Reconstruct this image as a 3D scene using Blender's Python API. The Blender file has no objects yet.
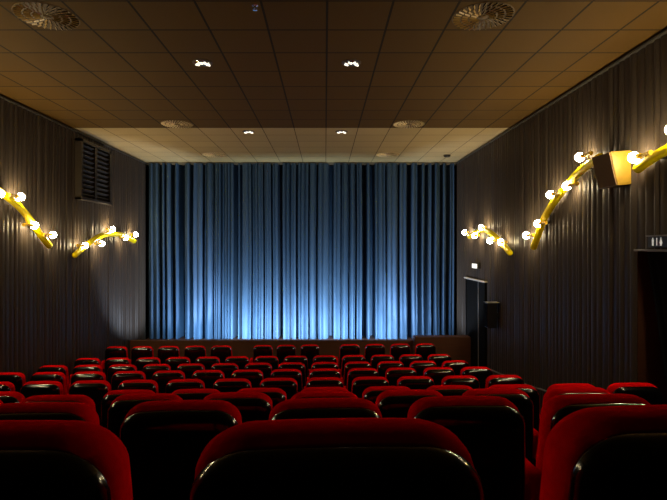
import bpy, bmesh, math, random
from mathutils import Vector, Matrix
random.seed(11)
C = bpy.context.scene.collection
F = 495.0            # focal length in pixels of a 667-px-wide frame
CZ = 3.03            # camera height above the floor in front of the stage
XL, XR, YF, YB, ZC = -4.77, 3.50, 13.20, -3.2, CZ + 2.22
T = 0.602            # ceiling tile

# ------------------------------------------------------------------ helpers
def obj(name, bm, mats, parent=None, smooth=True, bevel=0.0):
    me = bpy.data.meshes.new(name)
    bmesh.ops.recalc_face_normals(bm, faces=bm.faces)
    bm.to_mesh(me); bm.free()
    for m in (mats if isinstance(mats, (list, tuple)) else [mats]):
        me.materials.append(m)
    if smooth:
        for p in me.polygons: p.use_smooth = True
        try: me.set_sharp_from_angle(angle=math.radians(38))
        except Exception: pass
    o = bpy.data.objects.new(name, me); C.objects.link(o)
    if parent: o.parent = parent
    if bevel:
        b = o.modifiers.new('bevel', 'BEVEL'); b.width = bevel; b.segments = 2; b.limit_method = 'ANGLE'
    return o
def tag(o, label, cat, group=None):
    o['label'] = label; o['category'] = cat
    if group: o['group'] = group
    return o
def thing(name, label, cat, loc=(0, 0, 0), rz=0.0, group=None):
    o = bpy.data.objects.new(name, None); C.objects.link(o)
    o.empty_display_size = 0.1
    o.location = loc; o.rotation_euler = (0, 0, rz)
    return tag(o, label, cat, group)
def struct(o):
    o['kind'] = 'structure'; return o
def add_box(bm, lo, hi, M=None, mat=0):
    x0, y0, z0 = lo; x1, y1, z1 = hi
    vs = [bm.verts.new(p) for p in ((x0,y0,z0),(x1,y0,z0),(x1,y1,z0),(x0,y1,z0),(x0,y0,z1),(x1,y0,z1),(x1,y1,z1),(x0,y1,z1))]
    if M is not None:
        for v in vs: v.co = M @ v.co
    for q in ((0,3,2,1),(4,5,6,7),(0,1,5,4),(1,2,6,5),(2,3,7,6),(3,0,4,7)):
        bm.faces.new([vs[i] for i in q]).material_index = mat
    return vs
def add_loft(bm, rings, cap=True, closed=True):
    R = [[bm.verts.new(p) for p in r] for r in rings]
    n = len(R[0])
    for a, b in zip(R, R[1:]):
        for i in range(n if closed else n-1):
            j = (i+1) % n
            bm.faces.new((a[i], a[j], b[j], b[i]))
    if cap:
        bm.faces.new(R[0]); bm.faces.new(R[-1][::-1])
    return R
def frame_axes(t):
    t = t.normalized(); u = Vector((0, 0, 1))
    if abs(t.dot(u)) > .95: u = Vector((1, 0, 0))
    a = t.cross(u).normalized(); return a, a.cross(t).normalized()
def add_tube(bm, pts, r, n=14, round_end=False):
    pts = [Vector(p) for p in pts]; rings = []
    rad = [r]*len(pts) if not isinstance(r, (list, tuple)) else list(r)
    for i, p in enumerate(pts):
        t = pts[min(i+1, len(pts)-1)] - pts[max(i-1, 0)]
        a, b = frame_axes(t)
        rings.append([p + (a*math.cos(2*math.pi*k/n) + b*math.sin(2*math.pi*k/n))*rad[i] for k in range(n)])
    if round_end:
        t0 = (pts[1]-pts[0]).normalized(); t1 = (pts[-1]-pts[-2]).normalized()
        def shrink(ring, c, t, s, k): return [c + (v-c)*k + t*s for v in ring]
        h0 = [shrink(rings[0], pts[0], t0, -rad[0]*.5*math.sin(a), math.cos(a)) for a in (1.3, .9, .45)]
        h1 = [shrink(rings[-1], pts[-1], t1, rad[-1]*.5*math.sin(a), math.cos(a)) for a in (.45, .9, 1.3)]
        rings = h0 + rings + h1
    add_loft(bm, rings)
def add_lathe(bm, prof, n=24, M=None):
    rings = []
    for r, z in prof:
        ring = [Vector((r*math.cos(2*math.pi*k/n), r*math.sin(2*math.pi*k/n), z)) for k in range(n)]
        rings.append([M @ v for v in ring] if M is not None else ring)
    add_loft(bm, rings)
def add_sphere(bm, c, r, u=20, v=12):
    m = Matrix.Translation(Vector(c))
    bmesh.ops.create_uvsphere(bm, u_segments=u, v_segments=v, radius=r, matrix=m)
def spline(pts, n=8):
    P = [Vector(p) for p in pts]; P = [P[0]*2-P[1]] + P + [P[-1]*2-P[-2]]; out = []
    for i in range(1, len(P)-2):
        for k in range(n):
            t = k/n; a, b, c, d = P[i-1:i+3]
            out.append(.5*((2*b)+(c-a)*t+(2*a-5*b+4*c-d)*t*t+(3*b-a-3*c+d)*t**3))
    out.append(P[-2]); return out
def at(px, py, d):      # reference pixel + distance -> point
    return Vector(((px-325)*d/F, d, CZ + (246-py)*d/F))

# ---------------------------------------------------------------- materials
def mat(name, col, rough=.6, spec=.5, metal=0.0, sheen=0.0, coat=0.0, emit=None, es=0.0):
    m = bpy.data.materials.new(name); m.use_nodes = True
    b = m.node_tree.nodes['Principled BSDF']
    b.inputs['Base Color'].default_value = (*col, 1); b.inputs['Roughness'].default_value = rough
    b.inputs['Specular IOR Level'].default_value = spec; b.inputs['Metallic'].default_value = metal
    if sheen:
        b.inputs['Sheen Weight'].default_value = sheen; b.inputs['Sheen Roughness'].default_value = .4
        b.inputs['Sheen Tint'].default_value = (*[min(1, c*1.5+.1) for c in col], 1)
    if coat:
        b.inputs['Coat Weight'].default_value = coat; b.inputs['Coat Roughness'].default_value = .12
    if emit:
        b.inputs['Emission Color'].default_value = (*emit, 1); b.inputs['Emission Strength'].default_value = es
    return m
def noise_tint(m, scale=(40, 40, 40), amt=.25, bump=0.0, detail=3.0, dist=.005):
    nt = m.node_tree; b = nt.nodes['Principled BSDF']; N = nt.nodes.new; L = nt.links.new
    tc = N('ShaderNodeTexCoord'); mp = N('ShaderNodeMapping'); mp.inputs['Scale'].default_value = scale
    nz = N('ShaderNodeTexNoise'); nz.inputs['Scale'].default_value = 1.0; nz.inputs['Detail'].default_value = detail
    L(tc.outputs['Object'], mp.inputs['Vector']); L(mp.outputs['Vector'], nz.inputs['Vector'])
    mx = N('ShaderNodeMix'); mx.data_type = 'RGBA'
    c = b.inputs['Base Color'].default_value[:]
    mx.inputs['A'].default_value = (*[x*(1-amt) for x in c[:3]], 1); mx.inputs['B'].default_value = (*[min(1, x*(1+amt)) for x in c[:3]], 1)
    L(nz.outputs['Fac'], mx.inputs['Factor']); L(mx.outputs['Result'], b.inputs['Base Color'])
    if bump:
        bp = N('ShaderNodeBump'); bp.inputs['Strength'].default_value = bump; bp.inputs['Distance'].default_value = dist
        L(nz.outputs['Fac'], bp.inputs['Height']); L(bp.outputs['Normal'], b.inputs['Normal'])
    return m
M_red = noise_tint(mat('red velour', (.80, .003, .005), .7, .0), (60, 60, 60), .18, .15)
M_shell = mat('black seat plastic', (.003, .003, .003), .15, .7)
M_black = mat('black metal', (.012, .012, .012), .45)
M_wall = noise_tint(mat('grey pleated wall fabric', (.052, .040, .032), .42, .12), (30, 30, 2.0), .2)
M_curt = noise_tint(mat('blue grey stage curtain fabric', (.036, .072, .135), .6, .2, sheen=.1), (22, 8, 1.0), .22)
M_void = mat('matt black cloth', (.004, .004, .004), .9, .1)
M_yel = mat('yellow lacquered tube', (1.0, .79, .0), .4, .3)
M_soc = mat('yellow lamp socket', (.75, .46, .01), .35)
M_bulb = mat('lit opal bulb', (.9, .85, .7), .3, emit=(1.0, .80, .47), es=128.0)
M_grid = mat('ceiling diffuser metal', (.30, .22, .11), .35, .6, metal=.3)
M_chrome = mat('polished reflector', (.9, .88, .82), .12, metal=1.0)
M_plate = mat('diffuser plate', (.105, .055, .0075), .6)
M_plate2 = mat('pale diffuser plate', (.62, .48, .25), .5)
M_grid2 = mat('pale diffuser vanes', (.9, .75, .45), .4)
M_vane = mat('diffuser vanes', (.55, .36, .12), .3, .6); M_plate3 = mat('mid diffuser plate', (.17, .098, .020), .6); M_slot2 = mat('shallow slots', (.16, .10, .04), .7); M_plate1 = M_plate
M_rim = mat('brown downlight rim', (.10, .06, .02), .5); M_track = mat('dark curtain track', (.05, .047, .043), .4)
M_lens = mat('downlight glow', (.9, .9, .85), .3, emit=(1.0, .9, .72), es=1.5)
M_carpet = noise_tint(mat('dark red brown carpet', (.030, .011, .008), .95, .1), (60, 60, 60), .35, .3)
M_wood = noise_tint(mat('dark brown stage wood', (.085, .032, .014), .5, .4), (2, 2, 40), .3)
M_vent = mat('dark bronze vent metal', (.035, .025, .016), .4, .5)
M_cab = noise_tint(mat('gold brown speaker cabinet', (.24, .145, .010), .45, .4), (30, 30, 30), .1)
M_grille = noise_tint(mat('dark brown speaker cloth', (.16, .10, .05), .85, .2), (300, 300, 300), .3)
M_trim = mat('grey track metal', (.20, .19, .18), .35, .5)
M_jamb = noise_tint(mat('brown door jamb', (.10, .040, .020), .5, .3), (3, 3, 30), .2)
M_sign = mat('dark sign plate', (.02, .02, .02), .4)
M_mark = mat('pale lit pictogram', (.8, .8, .75), .5, emit=(1, .98, .85), es=.35)
M_exit = mat('lit exit sign face', (.9, .9, .85), .4, emit=(1.0, .97, .82), es=.9)

def tile_mat(name, col, line, var):
    m = mat(name, col, .8, .2); nt = m.node_tree; b = nt.nodes['Principled BSDF']; N = nt.nodes.new; L = nt.links.new
    tc = N('ShaderNodeTexCoord'); sp = N('ShaderNodeSeparateXYZ'); L(tc.outputs['Object'], sp.inputs[0])
    def mth(op, a, bb=None):
        n = N('ShaderNodeMath'); n.operation = op
        for i, v in enumerate((a, bb)):
            if v is None: continue
            if isinstance(v, (int, float)): n.inputs[i].default_value = v
            else: L(v, n.inputs[i])
        return n.outputs[0]
    ds = []; ids = []
    for ax, off in (('X', .02), ('Y', 9.30)):
        q = mth('DIVIDE', mth('SUBTRACT', sp.outputs[ax], off), T)
        fr = mth('FRACT', q); ids.append(mth('FLOOR', q))
        ds.append(mth('MINIMUM', fr, mth('SUBTRACT', 1.0, fr)))
    d = mth('MINIMUM', ds[0], ds[1])
    isl = mth('LESS_THAN', d, line)
    wn = N('ShaderNodeTexWhiteNoise'); wn.noise_dimensions = '2D'; cx = N('ShaderNodeCombineXYZ')
    L(ids[0], cx.inputs[0]); L(ids[1], cx.inputs[1]); L(cx.outputs[0], wn.inputs['Vector'])
    nz = N('ShaderNodeTexNoise'); nz.inputs['Scale'].default_value = 55; nz.inputs['Detail'].default_value = 2
    L(tc.outputs['Object'], nz.inputs['Vector'])
    k = mth('ADD', mth('ADD', 1-var, mth('MULTIPLY', wn.outputs['Value'], var*1.3)), mth('MULTIPLY', nz.outputs['Fac'], .12))
    hs = N('ShaderNodeVectorMath'); hs.operation = 'SCALE'; hs.inputs[0].default_value = col; L(k, hs.inputs['Scale'])
    mx = N('ShaderNodeMix'); mx.data_type = 'RGBA'; L(isl, mx.inputs['Factor']); L(hs.outputs[0], mx.inputs['A'])
    mx.inputs['B'].default_value = (*[c*.16 for c in col], 1)
    L(mx.outputs['Result'], b.inputs['Base Color']); return m
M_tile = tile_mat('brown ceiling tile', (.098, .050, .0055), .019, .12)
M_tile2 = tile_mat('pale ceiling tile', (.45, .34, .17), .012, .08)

# ------------------------------------------------------------------ the rows
ROWS = {                 # distance of the seat backs, top of the seat backs below the camera
 'A': (0.735, .283), 'B': (1.88, .600), 'C': (3.07, .920), 'E': (4.22, 1.222), 'F': (5.89, 1.580),
 'G': (7.03, 1.757), 'H': (8.18, 1.932), 'I': (9.35, 2.090), 'J': (10.40, 2.085)}
SH = .95                 # seat height
SLOPE = .05              # the rows stand a little skew to the screen
def row_floor(r): return max(0.0, CZ - ROWS[r][1] - SH)

# ------------------------------------------------------------------ setting
bm = bmesh.new()         # stepped floor
edges = [(YB, row_floor('A'))]
order = 'ABCEFGHIJ'
prof = [(YB, row_floor('A'))]
for a, b in zip(order, order[1:]):
    ye = ROWS[b][0] - .28
    za, zb = row_floor(a), row_floor(b)
    if a == 'E':         # two steps down over the cross aisle
        prof += [(ye-.35, za), (ye-.35, zb)]
    elif za - zb > .2:
        prof += [(ye-.30, za), (ye-.30, (za+zb)/2), (ye, (za+zb)/2), (ye, zb)]
    else:
        prof += [(ye, za), (ye, zb)]
prof.append((YF+.6, row_floor('J')))
L0, L1 = [], []
for y, z in prof:
    sk = 0 if y < -1 or y > 12 else SLOPE
    L0.append(bm.verts.new((XL-.3, y+XL*sk, z))); L1.append(bm.verts.new((XR+1.0, y+XR*sk, z)))
for i in range(len(prof)-1):
    bm.faces.new((L0[i], L1[i], L1[i+1], L0[i+1]))
struct(obj('floor', bm, M_carpet, smooth=False))

bm = bmesh.new()         # ceiling: tile colour is brown, then set paler over the stage front
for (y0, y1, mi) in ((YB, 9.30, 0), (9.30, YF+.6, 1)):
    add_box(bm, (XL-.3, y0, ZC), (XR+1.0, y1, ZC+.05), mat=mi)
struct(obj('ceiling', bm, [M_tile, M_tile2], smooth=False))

def pleats(seed, a0, a1, w=(.075, .15), amp=(.010, .030)):
    rnd = random.Random(seed); pts = []; y = a0
    while y < a1:
        ww = rnd.uniform(*w); am = rnd.uniform(*amp); sk = rnd.uniform(.3, .7); flat = rnd.uniform(.0, .5)
        for k in range(8):
            u = k/8
            s = math.sin(math.pi*(u/sk*.5 if u < sk else .5+(u-sk)/(1-sk)*.5))
            pts.append((y+u*ww, am*(s**(1-.5*flat))))
        y += ww
    return pts
def pleat_wall(bm, side, pts, a0, a1, z0, z1):
    sel = [p for p in pts if a0 <= p[0] <= a1]
    if sel[0][0] > a0: sel.insert(0, (a0, sel[0][1]))
    if sel[-1][0] < a1: sel.append((a1, sel[-1][1]))
    nz = 3; rows = []
    for k in range(nz+1):
        z = z0+(z1-z0)*k/nz
        rows.append([bm.verts.new(((XL+p[1]) if side < 0 else (XR-p[1]), p[0], z)) for p in sel])
    for a, b in zip(rows, rows[1:]):
        for i in range(len(sel)-1): bm.faces.new((a[i], a[i+1], b[i+1], b[i]))
zt = ZC-.02
bm = bmesh.new(); pts = pleats(3, YB, YF)
pleat_wall(bm, -1, pts, YB, YF-.02, 0, zt)
struct(obj('wall_left', bm, M_wall))
bm = bmesh.new(); pts = pleats(8, YB, YF)
DZ = CZ-.055; D0, D1 = 4.35, 5.54
pleat_wall(bm, 1, pts, D1, YF-.02, 0, zt); pleat_wall(bm, 1, pts, D0, D1, DZ, zt); pleat_wall(bm, 1, pts, YB, D0, 0, zt)
struct(obj('wall_right', bm, M_wall))
bm = bmesh.new(); add_box(bm, (XL-.3, YF+.55, 0), (XR+.4, YF+.6, ZC)); struct(obj('wall_front', bm, M_void, smooth=False))
bm = bmesh.new(); add_box(bm, (XL-.3, YB-.05, 0), (XR+.4, YB, ZC)); struct(obj('wall_back', bm, M_void, smooth=False))
for i, (s, X) in enumerate(((-1, XL), (1, XR))):     # curtain tracks under the ceiling
    bm = bmesh.new()
    x0, x1 = (X, X+.055) if s < 0 else (X-.055, X)
    add_box(bm, (x0, YB, ZC-.05), (x1, YF-.03, ZC-.03)); struct(obj('trim_%d' % (i+1), bm, M_track, smooth=False))
bm = bmesh.new(); add_box(bm, (XL, YF-.06, ZC-.06), (XR, YF-.02, ZC)); struct(obj('trim_3', bm, M_trim, smooth=False))
bm = bmesh.new()         # sloping base rail along the right aisle
pr = [(5.62, 2.36), (7.7, 2.26), (8.53, 2.38), (10.7, 2.62)]
R = []
for y, dz in pr[1:]:
    z = CZ-dz
    R.append([(XR-.045, y, z-.016), (XR-.045, y, z), (XR-.005, y, z), (XR-.005, y, z-.016)])
add_loft(bm, R); struct(obj('baseboard_right', bm, M_trim, smooth=False))

# stage: lip, floor and a step at its right end
bm = bmesh.new(); SZ = CZ-2.285
add_box(bm, (XL+.04, 12.0, 0), (XR-.04, 12.06, SZ))
add_box(bm, (XL+.04, 12.06, 0), (XR-.04, YF+.5, SZ-.17))
st = struct(obj('stage', bm, M_wood, smooth=False, bevel=.008))
bm = bmesh.new(); add_box(bm, (2.12, 11.72, 0), (XR-.05, 11.98, SZ+.13))
tag(obj('stage_step', bm, M_wood, smooth=False, bevel=.01), 'low brown wooden block at the right end of the stage front', 'step')

# doorway in the right wall near the audience
d2 = bpy.data.objects.new('door_2', None); C.objects.link(d2); struct(d2)
bm = bmesh.new()
add_box(bm, (XR, D1, 0), (XR+.9, D1+.05, DZ)); add_box(bm, (XR, D0-.05, 0), (XR+.9, D0, DZ))
obj('jamb', bm, M_jamb, d2, smooth=False)
bm = bmesh.new(); add_box(bm, (XR+.9, D0-.1, 0), (XR+.95, D1+.1, DZ+.1)); add_box(bm, (XR, D0-.05, DZ), (XR+.95, D1+.05, DZ+.03))
obj('lining', bm, M_void, d2, smooth=False)
bm = bmesh.new(); add_box(bm, (XR-.035, D0-.06, DZ-.005), (XR+.02, D1+.02, DZ+.02)); obj('lintel', bm, M_trim, d2, smooth=False, bevel=.004)
bm = bmesh.new()         # black drape gathered to one side
rows = []
for k in range(7):
    z = DZ-.01-(DZ-row_floor('E')-.05)*k/6
    ye = D1-.04-.235*(CZ-.06-z)
    rows.append([bm.verts.new((XR+.07+.02*math.sin(i*1.3), D0+.01+(ye-D0-.01)*i/40, z)) for i in range(41)])
for a, b in zip(rows, rows[1:]):
    for i in range(40): bm.faces.new((a[i], a[i+1], b[i+1], b[i]))
o = obj('drape', bm, M_void, d2); so = o.modifiers.new('thick', 'SOLIDIFY'); so.thickness = .012

# exit door in the right wall by the screen
d1 = bpy.data.objects.new('door_1', None); C.objects.link(d1); struct(d1)
ya, yb, zh = 10.66, 12.12, CZ-.765
M_door = mat('black matt door', (.006, .006, .006), .9, .05)
for (y0, y1) in ((ya+.06, 11.11), (11.14, yb-.06)):
    bm = bmesh.new(); add_box(bm, (XR-.05, y0, .02), (XR-.01, y1, zh-.04)); obj('door_leaf', bm, M_door, d1, smooth=False, bevel=.005)
bm = bmesh.new(); add_box(bm, (XR-.06, 11.112, .02), (XR-.02, 11.138, zh-.04)); obj('meeting_strip', bm, M_trim, d1, smooth=False)
bm = bmesh.new()
add_box(bm, (XR-.06, ya, 0), (XR-.01, ya+.06, zh)); add_box(bm, (XR-.06, yb-.06, 0), (XR-.01, yb, zh))
obj('door_frame', bm, M_door, d1, smooth=False)
bm = bmesh.new(); add_box(bm, (XR-.085, ya-.05, zh-.025), (XR-.01, yb+.05, zh+.002)); obj('hood', bm, mat('pale hood ledge', (.6, .57, .53), .35), d1, smooth=False)

# ------------------------------------------------------------------ curtain
dark = [(161,1.5),(166,1.2),(173,2.0),(181.5,3.6),(192,2.2),(204,1.4),(214,.8),(222,.8),(236,2.6),(241,1.4),(252,.8),(264,.8),(272,1.0),(280.5,2.4),
        (291,.8),(297,1.0),(309,.8),(317,1.0),(331,2.8),(341,1.0),(349,.9),(356,1.0),(364.5,2.6),(372.5,2.8),(386,1.0),(399,1.0),(409.5,2.4),(419.5,2.6),(426.5,1.8),
        (433,2.0),(441,1.6),(448,2.2)]
dk = [((p-325)*(YF-.12)/F, w*(YF-.12)/F) for p, w in dark]
rnd = random.Random(5)
YC = YF-.12; x = (149.0-325)*YC/F; xe = (453.5-325)*YC/F
folds = []
while x < xe:
    w = rnd.uniform(.06, .16); folds.append((x, w, rnd.uniform(.03, .085), rnd.uniform(.3, .7))); x += w
def curtain_y(x, z):
    y = 0
    for (x0, w, a, sk) in folds:
        if x0 <= x < x0+w:
            u = (x-x0)/w
            y = -a*math.sin(math.pi*(u/sk*.5 if u < sk else .5+(u-sk)/(1-sk)*.5)); break
    for xc, w in dk:
        h = w*.56; dd = abs(x-xc)
        if dd < h*1.9:
            q = min(1, max(0, (h*1.9-dd)/(h*.9))); y += .50*q*q*(3-2*q)*min(1, w/.045)
    y += .022*math.sin(x*9.7+1)+.012*math.sin(x*23+z*.15)
    return y
xa = (149.0-325)*YC/F; N = 1150
bm = bmesh.new(); rows = []
z0, z1 = SZ-.165, ZC-.04
for k in range(9):
    z = z0+(z1-z0)*k/8
    row = []
    for i in range(N+1):
        x = xa+(xe-xa)*i/N
        sway = .008*math.sin(z*.9+x*2.1)
        row.append(bm.verts.new((x, YF-.12+curtain_y(x+sway, z)*(1-.1*k/8)+.0, z)))
    rows.append(row)
for a, b in zip(rows, rows[1:]):
    for i in range(N): bm.faces.new((a[i], a[i+1], b[i+1], b[i]))
tag(obj('stage_curtain', bm, M_curt), 'tall blue pleated stage curtain closing off the screen, lit from below', 'curtain')

# ------------------------------------------------------------------ seats
def outline(w0, w1, h0, h1, r, crown, inset):
    """rounded-top panel outline in x,z; w0 half width at the bottom, w1 at the top."""
    pts = []; w0 -= inset; w1 -= inset; h1 -= inset; h0 += inset*.5; r = max(.02, r-inset*.6)
    rb = .04
    for k in range(5):
        a = math.pi+math.pi/2*k/4; pts.append((-w0+rb+rb*math.cos(a), h0+rb+rb*math.sin(a)))
    for k in range(5):
        a = -math.pi/2+math.pi/2*k/4; pts.append((w0-rb+rb*math.cos(a), h0+rb+rb*math.sin(a)))
    wm = w0+(w1-w0)*.55; pts.append((wm+.006, h0+(h1-h0)*.5))
    for k in range(10):
        a = math.pi/2*k/9
        pts.append((w1-r+r*math.cos(a)*1.0, h1-r*.8+r*.8*math.sin(a)-crown*(max(0, (w1-r+r*math.cos(a))/w1))**2))
    for k in range(1, 8):
        x = (w1-r)*(1-2*k/8); pts.append((x, h1-crown*(x/w1)**2))
    for k in range(10):
        a = math.pi/2+math.pi/2*k/9
        pts.append((-w1+r+r*math.cos(a), h1-r*.8+r*.8*math.sin(a)-crown*(max(0, (w1-r-r*math.cos(a))/w1))**2))
    pts.append((-wm-.006, h0+(h1-h0)*.5))
    return pts
def panel(bm, stack, lean=.10, **kw):
    rings = []
    for ins, y in stack:
        ring = []
        for x, z in outline(inset=ins, **kw):
            zz = z-SH
            ring.append(Vector((x, y-zz*0-lean*zz*0+(-zz)*lean, z)))
        rings.append(ring)
    add_loft(bm, rings)
KW = dict(w0=.232, w1=.222, h0=.36, h1=SH, r=.09, crown=.006)
bm = bmesh.new(); panel(bm, [(.075,.125),(.045,.123),(.02,.112),(.006,.095),(0,.07),(0,.045),(.004,.022),(.014,.006),(.03,.0)], **KW); bm_back = bm
bm = bmesh.new(); panel(bm, [(.012,.016),(.004,.008),(.001,-.002),(.003,-.014),(.009,-.026),(.018,-.037),(.030,-.046),(.044,-.052),(.062,-.056),(.10,-.058)], **dict(KW, h1=SH-.014)); bm_shell = bm
def rounded_box(lo, hi, r):
    bm = bmesh.new(); add_box(bm, lo, hi)
    bmesh.ops.bevel(bm, geom=bm.edges[:], offset=r, segments=3, affect='EDGES', profile=.6); return bm
seat0 = bpy.data.objects.new('cinema_seat', None); C.objects.link(seat0); seat0.empty_display_size = .1
obj('backrest', bm_back, M_red, seat0)['label'] = 'red velour cushion'
obj('back_shell', bm_shell, M_shell, seat0)['label'] = 'glossy black shell'
o = obj('seat_cushion', rounded_box((-.17, 0, -.05), (.17, .28, .05), .04), M_red, seat0); o.location = (0, .15, .40); o.rotation_euler = (math.radians(74), 0, 0)
o = obj('armrest', rounded_box((-.03, 0, -.16), (.03, .22, 0), .014), M_red, seat0); o.location = (.285, .03, SH-.30)
bm = bmesh.new(); add_box(bm, (-.025, .04, 0), (.03, .20, SH-.45)); add_box(bm, (-.03, 0.0, 0), (.03, .36, .025))
o = obj('leg', bm, M_black, seat0, smooth=False, bevel=.006); o.location = (.285, .03, 0)
bm = bmesh.new(); add_box(bm, (-.225, .07, .33), (.225, .22, .37)); add_box(bm, (-.03, .1, 0), (.03, .2, .34)); add_box(bm, (-.12, .06, 0), (.12, .24, .02))
obj('seat_frame', bm, M_black, seat0, smooth=False, bevel=.004)
kids = list(seat0.children)
used = [False]
def place_seat(x, d, zf, label, group, left_arm=False, sx=1.0):
    if not used[0]: s = seat0; used[0] = True; ks = kids
    else:
        s = seat0.copy(); C.objects.link(s); ks = []
        for k in kids:
            c = k.copy(); C.objects.link(c); c.parent = s; ks.append(c)
    s.location = (x, d, zf); s.rotation_euler = (0, 0, math.atan(SLOPE)); tag(s, label, 'seat', group); s.scale.x = sx
    if left_arm:
        for k in ks:
            if k.name.split('.')[0] in ('armrest', 'leg'):
                c = k.copy(); C.objects.link(c); c.parent = s; c.location.x = -.285
ORD = 'first second third fourth fifth sixth seventh eighth ninth tenth eleventh twelfth thirteenth'.split()
NAME = {'A': 'the row closest to the camera', 'B': 'the second row from the camera', 'C': 'the third row from the camera',
        'E': 'the fourth row from the camera', 'F': 'the fifth row from the camera', 'G': 'the fourth row from the stage',
        'H': 'the third row from the stage', 'I': 'the second row from the stage', 'J': 'the front row below the stage'}
PITCH = .55
spans = {'A': (-1, 1), 'B': (-2, 2), 'C': (-4, 4), 'E': (-5, 5), 'F': (-7, 4), 'G': (-8, 4), 'H': (-8, 4), 'I': (-8, 4)}
offs = {'A': .02, 'B': .005}
NUDGE = {('A', 1): (.03, .0, .014), ('A', -1): (-.005, 0, .006)}
skip = {('C', 4), ('E', -4)}
for r in 'JIHGFECBA':
    d, dz = ROWS[r]; zf = row_floor(r); grp = 'seats in '+NAME[r]
    if r == 'J':
        px = [115.5, 141.6, 168, 194.7, 221, 262.8, 286.2, 310, 350, 375.3, 400.7, 426]
        for i, p in enumerate(px):
            dd = d; x = 0
            for _ in range(4): x = (p-325)*dd/F; dd = d+SLOPE*x
            block = 'left block' if i < 5 else 'middle block' if i < 8 else 'right block'
            k = i if i < 5 else i-5 if i < 8 else i-8
            lab = 'red seat in %s, %s of the %s' % (NAME[r], ORD[k], block)
            place_seat(x, dd, zf, lab, grp, i in (0, 5, 8), (.96 if i < 5 else .885 if i < 8 else .94))
        continue
    a, b = spans[r]
    for k in range(a, b+1):
        if (r, k) in skip: continue
        x = k*PITCH+offs.get(r, 0); dd = d+SLOPE*x
        if r in 'FGHI':
            lab = 'red seat in %s, %s' % (NAME[r], 'last before the right-hand aisle' if k == b else ORD[b-k]+' from the right-hand aisle')
        elif r == 'A':
            lab = ['large red seat back cut off at the left edge, closest row', 'large red seat back with black shell in the middle of the closest row',
                   'large red seat back cut off at the right edge, closest row'][k+1]
        else:
            where = 'straight ahead in the middle' if k == 0 else '%s to the %s of the middle seat' % (ORD[abs(k)-1], 'left' if k < 0 else 'right')
            lab = 'red seat, %s, %s' % (NAME[r].replace('the ', '').replace('from camera', 'from the camera'), where)
        nx, ny, nz_ = NUDGE.get((r, k), (0, 0, 0))
        place_seat(x+nx, dd+ny, zf+nz_, lab, grp, k == a)

# ------------------------------------------------------------------ wall lamps
def lamp(side, path, bulbs, label):
    X = XL if side < 0 else XR; s = 1 if side < 0 else -1        # s points into the room
    pts = spline([(X+s*.115, d, CZ+z) for d, z in path], 8)
    mid = pts[len(pts)//2]
    base = Vector((X, mid.y, mid.z))
    t = thing('wall_lamp', label, 'lamp', base, group='curved yellow bulb lamps along the side walls')
    bm = bmesh.new(); add_tube(bm, [p-base for p in pts], .052, 16, True); obj('tube', bm, M_yel, t)
    for f in (.22, .78):
        p = pts[int(f*(len(pts)-1))]-base; bm = bmesh.new()
        add_tube(bm, [(s*.005, p.y, p.z), (s*.09, p.y, p.z)], .022, 12); obj('bracket', bm, M_black, t)
    for (d, z) in bulbs:
        c = Vector((X+s*.17, d, CZ+z))-base
        near = min(pts, key=lambda q: abs(q.y-(d-.19))+abs(q.z-CZ-z))-base
        bm = bmesh.new()
        add_tube(bm, [c+Vector((0, -.045, 0)), c+Vector((0, -.10, 0)), c+Vector((0, -.101, 0)), c+Vector((0, -.25, 0)), c+Vector((0, -.251, 0)), c+Vector((0, -.285, 0))],
                 [.030, .030, .016, .016, .026, .026], 14)
        add_tube(bm, [c+Vector((0, -.18, 0)), near], .014, 10)
        so = obj('socket', bm, M_soc, t)
        bm = bmesh.new(); add_sphere(bm, c, .058, 16, 10); obj('bulb', bm, M_bulb, so)['label'] = 'glowing white globe bulb'
lamp(-1, [(8.36,.0),(8.09,.19),(7.79,.434),(7.5,.612),(7.24,.72),(6.9,.84),(6.5,.95),(6.1,1.03)],
     [(8.365,.188),(7.836,.323),(7.485,.744),(7.006,.742),(6.45,1.10)], 'curved yellow lamp with bulbs on the left wall, cut off by the photo edge')
lamp(-1, [(9.2,-.175),(9.477,-.06),(9.917,.112),(10.4,.231),(11.14,.263),(11.52,.226),(12.08,.115)],
     [(9.49,.012),(10.2,.047),(10.72,.362),(11.41,.191),(12.02,.274)], 'arched yellow lamp with bulbs on the left wall, under the vent')
lamp(1, [(9.05,-.13),(9.53,.07),(10.14,.28),(10.66,.34),(11.2,.29),(11.62,.215)],
     [(11.8,.322),(11.01,.231),(10.55,.394),(9.99,.105),(9.38,.074)], 'short arched yellow lamp with bulbs on the right wall above the exit door')
lamp(1, [(8.04,-.03),(7.81,.248),(7.58,.476),(7.255,.683),(6.89,.863),(6.59,.985),(6.25,1.065),(6.08,1.09)],
     [(8.19,.175),(7.74,.349),(7.31,.759),(6.82,.826),(6.477,1.162)], 'long curved yellow lamp rising up to the wall speaker on the right wall')
lamp(1, [(5.36,.835),(5.13,.905),(4.906,.95),(4.4,1.0),(3.9,.93),(3.4,.74),(3.0,.48)],
     [(5.34,.955),(4.75,1.12),(4.25,.88),(3.75,1.02),(3.1,.66)], 'curved yellow lamp emerging from behind the wall speaker at the right edge')
lamp(-1, [(5.36,.835),(5.13,.905),(4.906,.95),(4.4,1.0),(3.9,.93),(3.4,.74),(3.0,.48)],
     [(5.34,.955),(4.75,1.12),(4.25,.88),(3.75,1.02),(3.1,.66)], 'curved yellow lamp on the left wall beside the fourth row')

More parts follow.
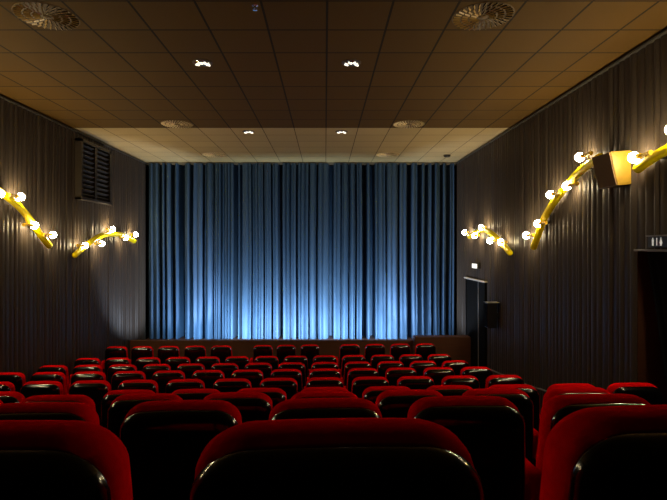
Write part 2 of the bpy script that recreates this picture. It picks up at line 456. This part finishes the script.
# ------------------------------------------------------------------ speakers
t = thing('wall_speaker', 'gold brown wedge shaped loudspeaker hung on the right wall between two yellow lamps', 'speaker', (XR, 5.78, CZ+.70))
def W(x, d, z): return (x-XR, d-5.78, z-.70)
bm = bmesh.new()
xt, xb = 3.225, 3.305
ring = lambda d, s: [W(xt, d, 1.068), W(3.46, d, 1.085), W(3.46, d, .70), W(xb, d, .685)]
add_loft(bm, [ring(5.59, 0), ring(5.97, 0)]); obj('cabinet', bm, M_cab, t, smooth=False, bevel=.006)
bm = bmesh.new()
g = [(xt-.012, 5.60, 1.06), (xt-.012, 5.96, 1.06), (xb-.012, 5.96, .692), (xb-.012, 5.60, .692)]
g2 = [(xt+.004, 5.60, 1.06), (xt+.004, 5.96, 1.06), (xb+.004, 5.96, .692), (xb+.004, 5.60, .692)]
add_loft(bm, [[W(*p) for p in g], [W(*p) for p in g2]]); obj('grille', bm, M_grille, t, smooth=False)
bm = bmesh.new(); add_box(bm, (-.05, -.06, .12), (-.005, .06, .26)); obj('bracket', bm, M_black, t, smooth=False)

t = thing('surround_speaker', 'small black loudspeaker on the right wall beside the exit door', 'speaker', (XR, 9.95, CZ-1.64))
bm = bmesh.new(); add_box(bm, (-.26, -.10, 0), (-.07, .10, .50)); obj('cabinet', bm, mat('black speaker cabinet', (.012, .012, .013), .3), t, smooth=False, bevel=.01)
bm = bmesh.new(); add_box(bm, (-.270, -.09, .02), (-.259, .09, .48)); obj('grille', bm, M_void, t, smooth=False)
bm = bmesh.new(); add_box(bm, (-.085, -.03, .2), (-.005, .03, .3)); obj('bracket', bm, M_black, t, smooth=False)

# ------------------------------------------------------------------ vent
bm = bmesh.new(); add_box(bm, (-.275, -.11, .50), (-.01, .11, .512)); obj('top_plate', bm, M_trim, t, smooth=False)
t = thing('ventilation_grille', 'dark louvred ventilation grille high on the left wall', 'vent', (XL, 10.0, CZ+.885))
bm = bmesh.new(); y0, y1, H = -.63, .69, 1.16
for lo, hi in (((.03,y0,0),(.16,y0+.07,H)), ((.03,y1-.07,0),(.16,y1,H)), ((.03,y0,H-.06),(.16,y1,H)), ((.03,y0,0),(.18,y1,.05)), ((.03,-.05,0),(.15,.05,H))):
    add_box(bm, lo, hi)
obj('frame', bm, M_vent, t, smooth=False, bevel=.005)
bm = bmesh.new(); add_box(bm, (.02, y0+.02, .02), (.035, y1-.02, H-.02)); obj('back_plate', bm, M_void, t, smooth=False)
for (a, b) in ((y0+.07, -.05), (.05, y1-.07)):
    bm = bmesh.new()
    for k in range(11):
        z = .09+k*.0945
        add_box(bm, (-.05, a, -.006), (.05, b, .006), Matrix.Translation((.095, 0, z)) @ Matrix.Rotation(math.radians(-32), 4, 'Y'))
    obj('louvre', bm, M_vent, t, smooth=False)

# ------------------------------------------------------------------ ceiling fittings
def tile_c(i, j): return Vector((.02+(i+.5)*T, 9.30+(j+.5)*T, ZC))
def diffuser(c, label, pale):
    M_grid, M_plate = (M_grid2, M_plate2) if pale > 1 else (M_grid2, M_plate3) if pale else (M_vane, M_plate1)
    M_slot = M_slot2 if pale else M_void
    t = thing('air_diffuser', label, 'air diffuser', c, group='round swirl air diffusers in the ceiling')
    bm = bmesh.new(); add_lathe(bm, [(.292, 0), (.290, -.004), (.10, -.006), (.01, -.006)], 48); obj('plate', bm, M_plate, t)
    bs = bmesh.new(); bv = bmesh.new()
    for r0, r1, n in ((.06, .125, 16), (.14, .20, 24), (.215, .28, 32)):
        for k in range(n):
            a = 2*math.pi*(k+.4*(n % 3))/n
            R0 = Matrix.Rotation(a, 4, 'Z') @ Matrix.Translation(((r0+r1)/2, 0, 0)) @ Matrix.Rotation(.25, 4, 'Z')
            h = (r1-r0)/2; wd = .30*math.pi*(r0+r1)/n*.5
            add_box(bs, (-h, -wd, -.0085), (h, wd*.3, -.005), R0)
            add_box(bv, (-h, -.0012, -.007), (h, .0012, .007), R0 @ Matrix.Translation((0, wd*.65, -.011)) @ Matrix.Rotation(math.radians(-40), 4, 'X'))
    obj('slots', bs, M_slot, t, smooth=False); obj('vanes', bv, M_grid, t, smooth=False)
    bm = bmesh.new(); add_lathe(bm, [(.035, -.005), (.035, -.012), (.02, -.016), (.005, -.017)], 24); obj('hub', bm, M_plate, t)
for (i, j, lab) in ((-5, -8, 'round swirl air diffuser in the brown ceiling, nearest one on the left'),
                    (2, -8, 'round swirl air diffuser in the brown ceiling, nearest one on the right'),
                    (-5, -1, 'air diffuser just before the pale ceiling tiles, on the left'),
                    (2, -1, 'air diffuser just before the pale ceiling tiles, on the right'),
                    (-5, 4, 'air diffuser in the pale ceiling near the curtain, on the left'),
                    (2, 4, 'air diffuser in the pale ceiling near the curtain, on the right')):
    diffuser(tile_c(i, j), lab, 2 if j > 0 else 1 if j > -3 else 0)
def downlight(c, label):
    t = thing('downlight', label, 'ceiling light', c, group='round ceiling downlights')
    bm = bmesh.new(); add_lathe(bm, [(.118, 0), (.118, -.006), (.105, -.010), (.092, -.010), (.090, 0)], 40); obj('rim', bm, M_rim, t)
    bm = bmesh.new()
    rings = []
    for r, z in ((.092, -.004), (.08, -.010), (.055, -.016), (.03, -.019), (.01, -.020)):
        rings.append([Vector((r*(1+.10*(k % 2))*math.cos(2*math.pi*k/16), r*(1+.10*(k % 2))*math.sin(2*math.pi*k/16), z-.004*(k % 2))) for k in range(16)])
    add_loft(bm, rings); obj('reflector', bm, M_chrome, t, smooth=False)
    for (x, y) in ((-.062, .02), (-.02, -.035), (.035, -.03), (.065, .03)):
        bm = bmesh.new(); add_tube(bm, [(x-.018, y-.012, -.024), (x+.018, y+.012, -.024)], .010, 8, True); obj('lamp_capsule', bm, M_lens, t)
for (i, j, lab) in ((-3, -6, 'round ceiling downlight in the brown tiles, on the left'), (0, -6, 'round ceiling downlight in the brown tiles, on the right'),
                    (-3, 0, 'round downlight in the pale ceiling tiles, on the left'), (0, 0, 'round downlight in the pale ceiling tiles, on the right')):
    downlight(tile_c(i, j), lab)
t = thing('sprinkler', 'tiny sprinkler head in the ceiling at the top edge', 'sprinkler', (-.645, 4.56, ZC))
bm = bmesh.new(); add_lathe(bm, [(.03, 0), (.03, -.006), (.012, -.010), (.012, -.030)], 20); obj('escutcheon', bm, M_chrome, t)
bm = bmesh.new(); add_lathe(bm, [(.006, -.03), (.022, -.045), (.022, -.048), (.005, -.05)], 16); obj('deflector', bm, M_chrome, t)
t = thing('smoke_detector', 'small black round sensor in the pale ceiling near the curtain, at right', 'sensor', (2.977, 12.08, ZC))
bm = bmesh.new(); add_lathe(bm, [(.085, 0), (.085, -.02), (.07, -.045), (.03, -.05)], 28); obj('housing', bm, M_black, t)
bm = bmesh.new(); add_lathe(bm, [(.028, -.049), (.028, -.056), (.01, -.058)], 20); obj('cap', bm, M_trim, t)

# ------------------------------------------------------------------ signs
t = thing('restroom_sign', 'dark sign with pale man and woman symbols above the right doorway', 'sign', (XR, 5.11, CZ+.045))
bm = bmesh.new(); add_box(bm, (-.055, -.19, -.06), (-.005, .17, .055)); obj('plate', bm, M_sign, t, smooth=False, bevel=.003)
bm = bmesh.new(); add_box(bm, (-.075, -.20, .055), (-.005, .18, .068)); obj('top_rail', bm, M_trim, t, smooth=False)
def fig(y, woman):
    bm = bmesh.new(); x0, x1 = -.058, -.054
    def poly(pp):
        add_loft(bm, [[(x0, y+p[0], p[1]) for p in pp], [(x1, y+p[0], p[1]) for p in pp]])
    poly([(.008*math.cos(2*math.pi*k/10), .035+.008*math.sin(2*math.pi*k/10)) for k in range(10)])
    if woman: poly([(-.008, .025), (.008, .025), (.022, -.018), (-.022, -.018)])
    else: poly([(-.015, .025), (.015, .025), (.013, -.012), (-.013, -.012)])
    for q in (-.007, .007): poly([(q-.005, -.012), (q+.005, -.012), (q+.005, -.042), (q-.005, -.042)])
    return bm
obj('man_symbol', fig(.09, False), M_mark, t, smooth=False); obj('woman_symbol', fig(-.035, True), M_mark, t, smooth=False)
bm = bmesh.new(); add_box(bm, (-.058, .022, -.04), (-.054, .034, .04)); obj('divider', bm, M_mark, t, smooth=False)
t = thing('exit_sign', 'small lit white sign above the exit door on the right wall', 'sign', (XR, 11.28, CZ-.455))
bm = bmesh.new(); add_box(bm, (-.09, -.19, -.055), (-.01, .19, .075)); obj('housing', bm, M_black, t, smooth=False, bevel=.004)
bm = bmesh.new(); add_box(bm, (-.098, -.18, -.05), (-.089, .18, .05)); obj('sign_face', bm, M_exit, t, smooth=False)

# ------------------------------------------------------------------ lights
def spot(loc, target, power, col, ang, blend=.9, size=.06):
    l = bpy.data.lights.new('stage_flood', 'SPOT'); l.energy = power; l.color = col; l.spot_size = math.radians(ang); l.spot_blend = blend; l.shadow_soft_size = size
    o = bpy.data.objects.new('stage_flood', l); C.objects.link(o); o.location = loc
    o.rotation_euler = (Vector(target)-Vector(loc)).to_track_quat('-Z', 'Y').to_euler()
for (x, p, col) in ((-3.35, 110, (.45, .76, 1.0)), (-2.1, 240, (.58, .83, 1.0)), (-.9, 260, (.64, .85, 1.0)), (.3, 260, (.62, .85, 1.0)), (1.4, 190, (.58, .82, 1.0)), (2.4, 60, (.55, .78, 1.0))):
    spot((x, 12.2, SZ-.05), (x, YF, SZ+.45), p*1.5, col, 146, 1.0)
spot((-2.2, 12.3, SZ-.03), (-4.77, 12.45, CZ-.2), 380, (.70, .82, 1.0), 84, .45)
spot((1.0, 12.3, SZ-.03), (3.5, 12.45, CZ-.2), 300, (.70, .82, 1.0), 84, .45)

w = bpy.data.worlds.new('World'); bpy.context.scene.world = w; w.use_nodes = True
w.node_tree.nodes['Background'].inputs[0].default_value = (.0, .0, .0, 1)

# ------------------------------------------------------------------ camera
cam = bpy.data.cameras.new('Camera'); co = bpy.data.objects.new('Camera', cam); C.objects.link(co)
cam.sensor_width = 36; cam.lens = F/667*36; cam.clip_start = .02
co.location = (0, 0, CZ); co.rotation_euler = (math.pi/2, 0, 0)
cam.shift_x = (333.5-325)/667; cam.shift_y = -(250-246)/667
sc = bpy.context.scene; sc.camera = co
sc.view_settings.view_transform = 'Standard'; sc.view_settings.look = 'None'; sc.view_settings.gamma = 1; sc.view_settings.exposure = 0
sc.view_settings.use_curve_mapping = False
sc.cycles.use_denoising = True
sc.cycles.max_bounces = 6
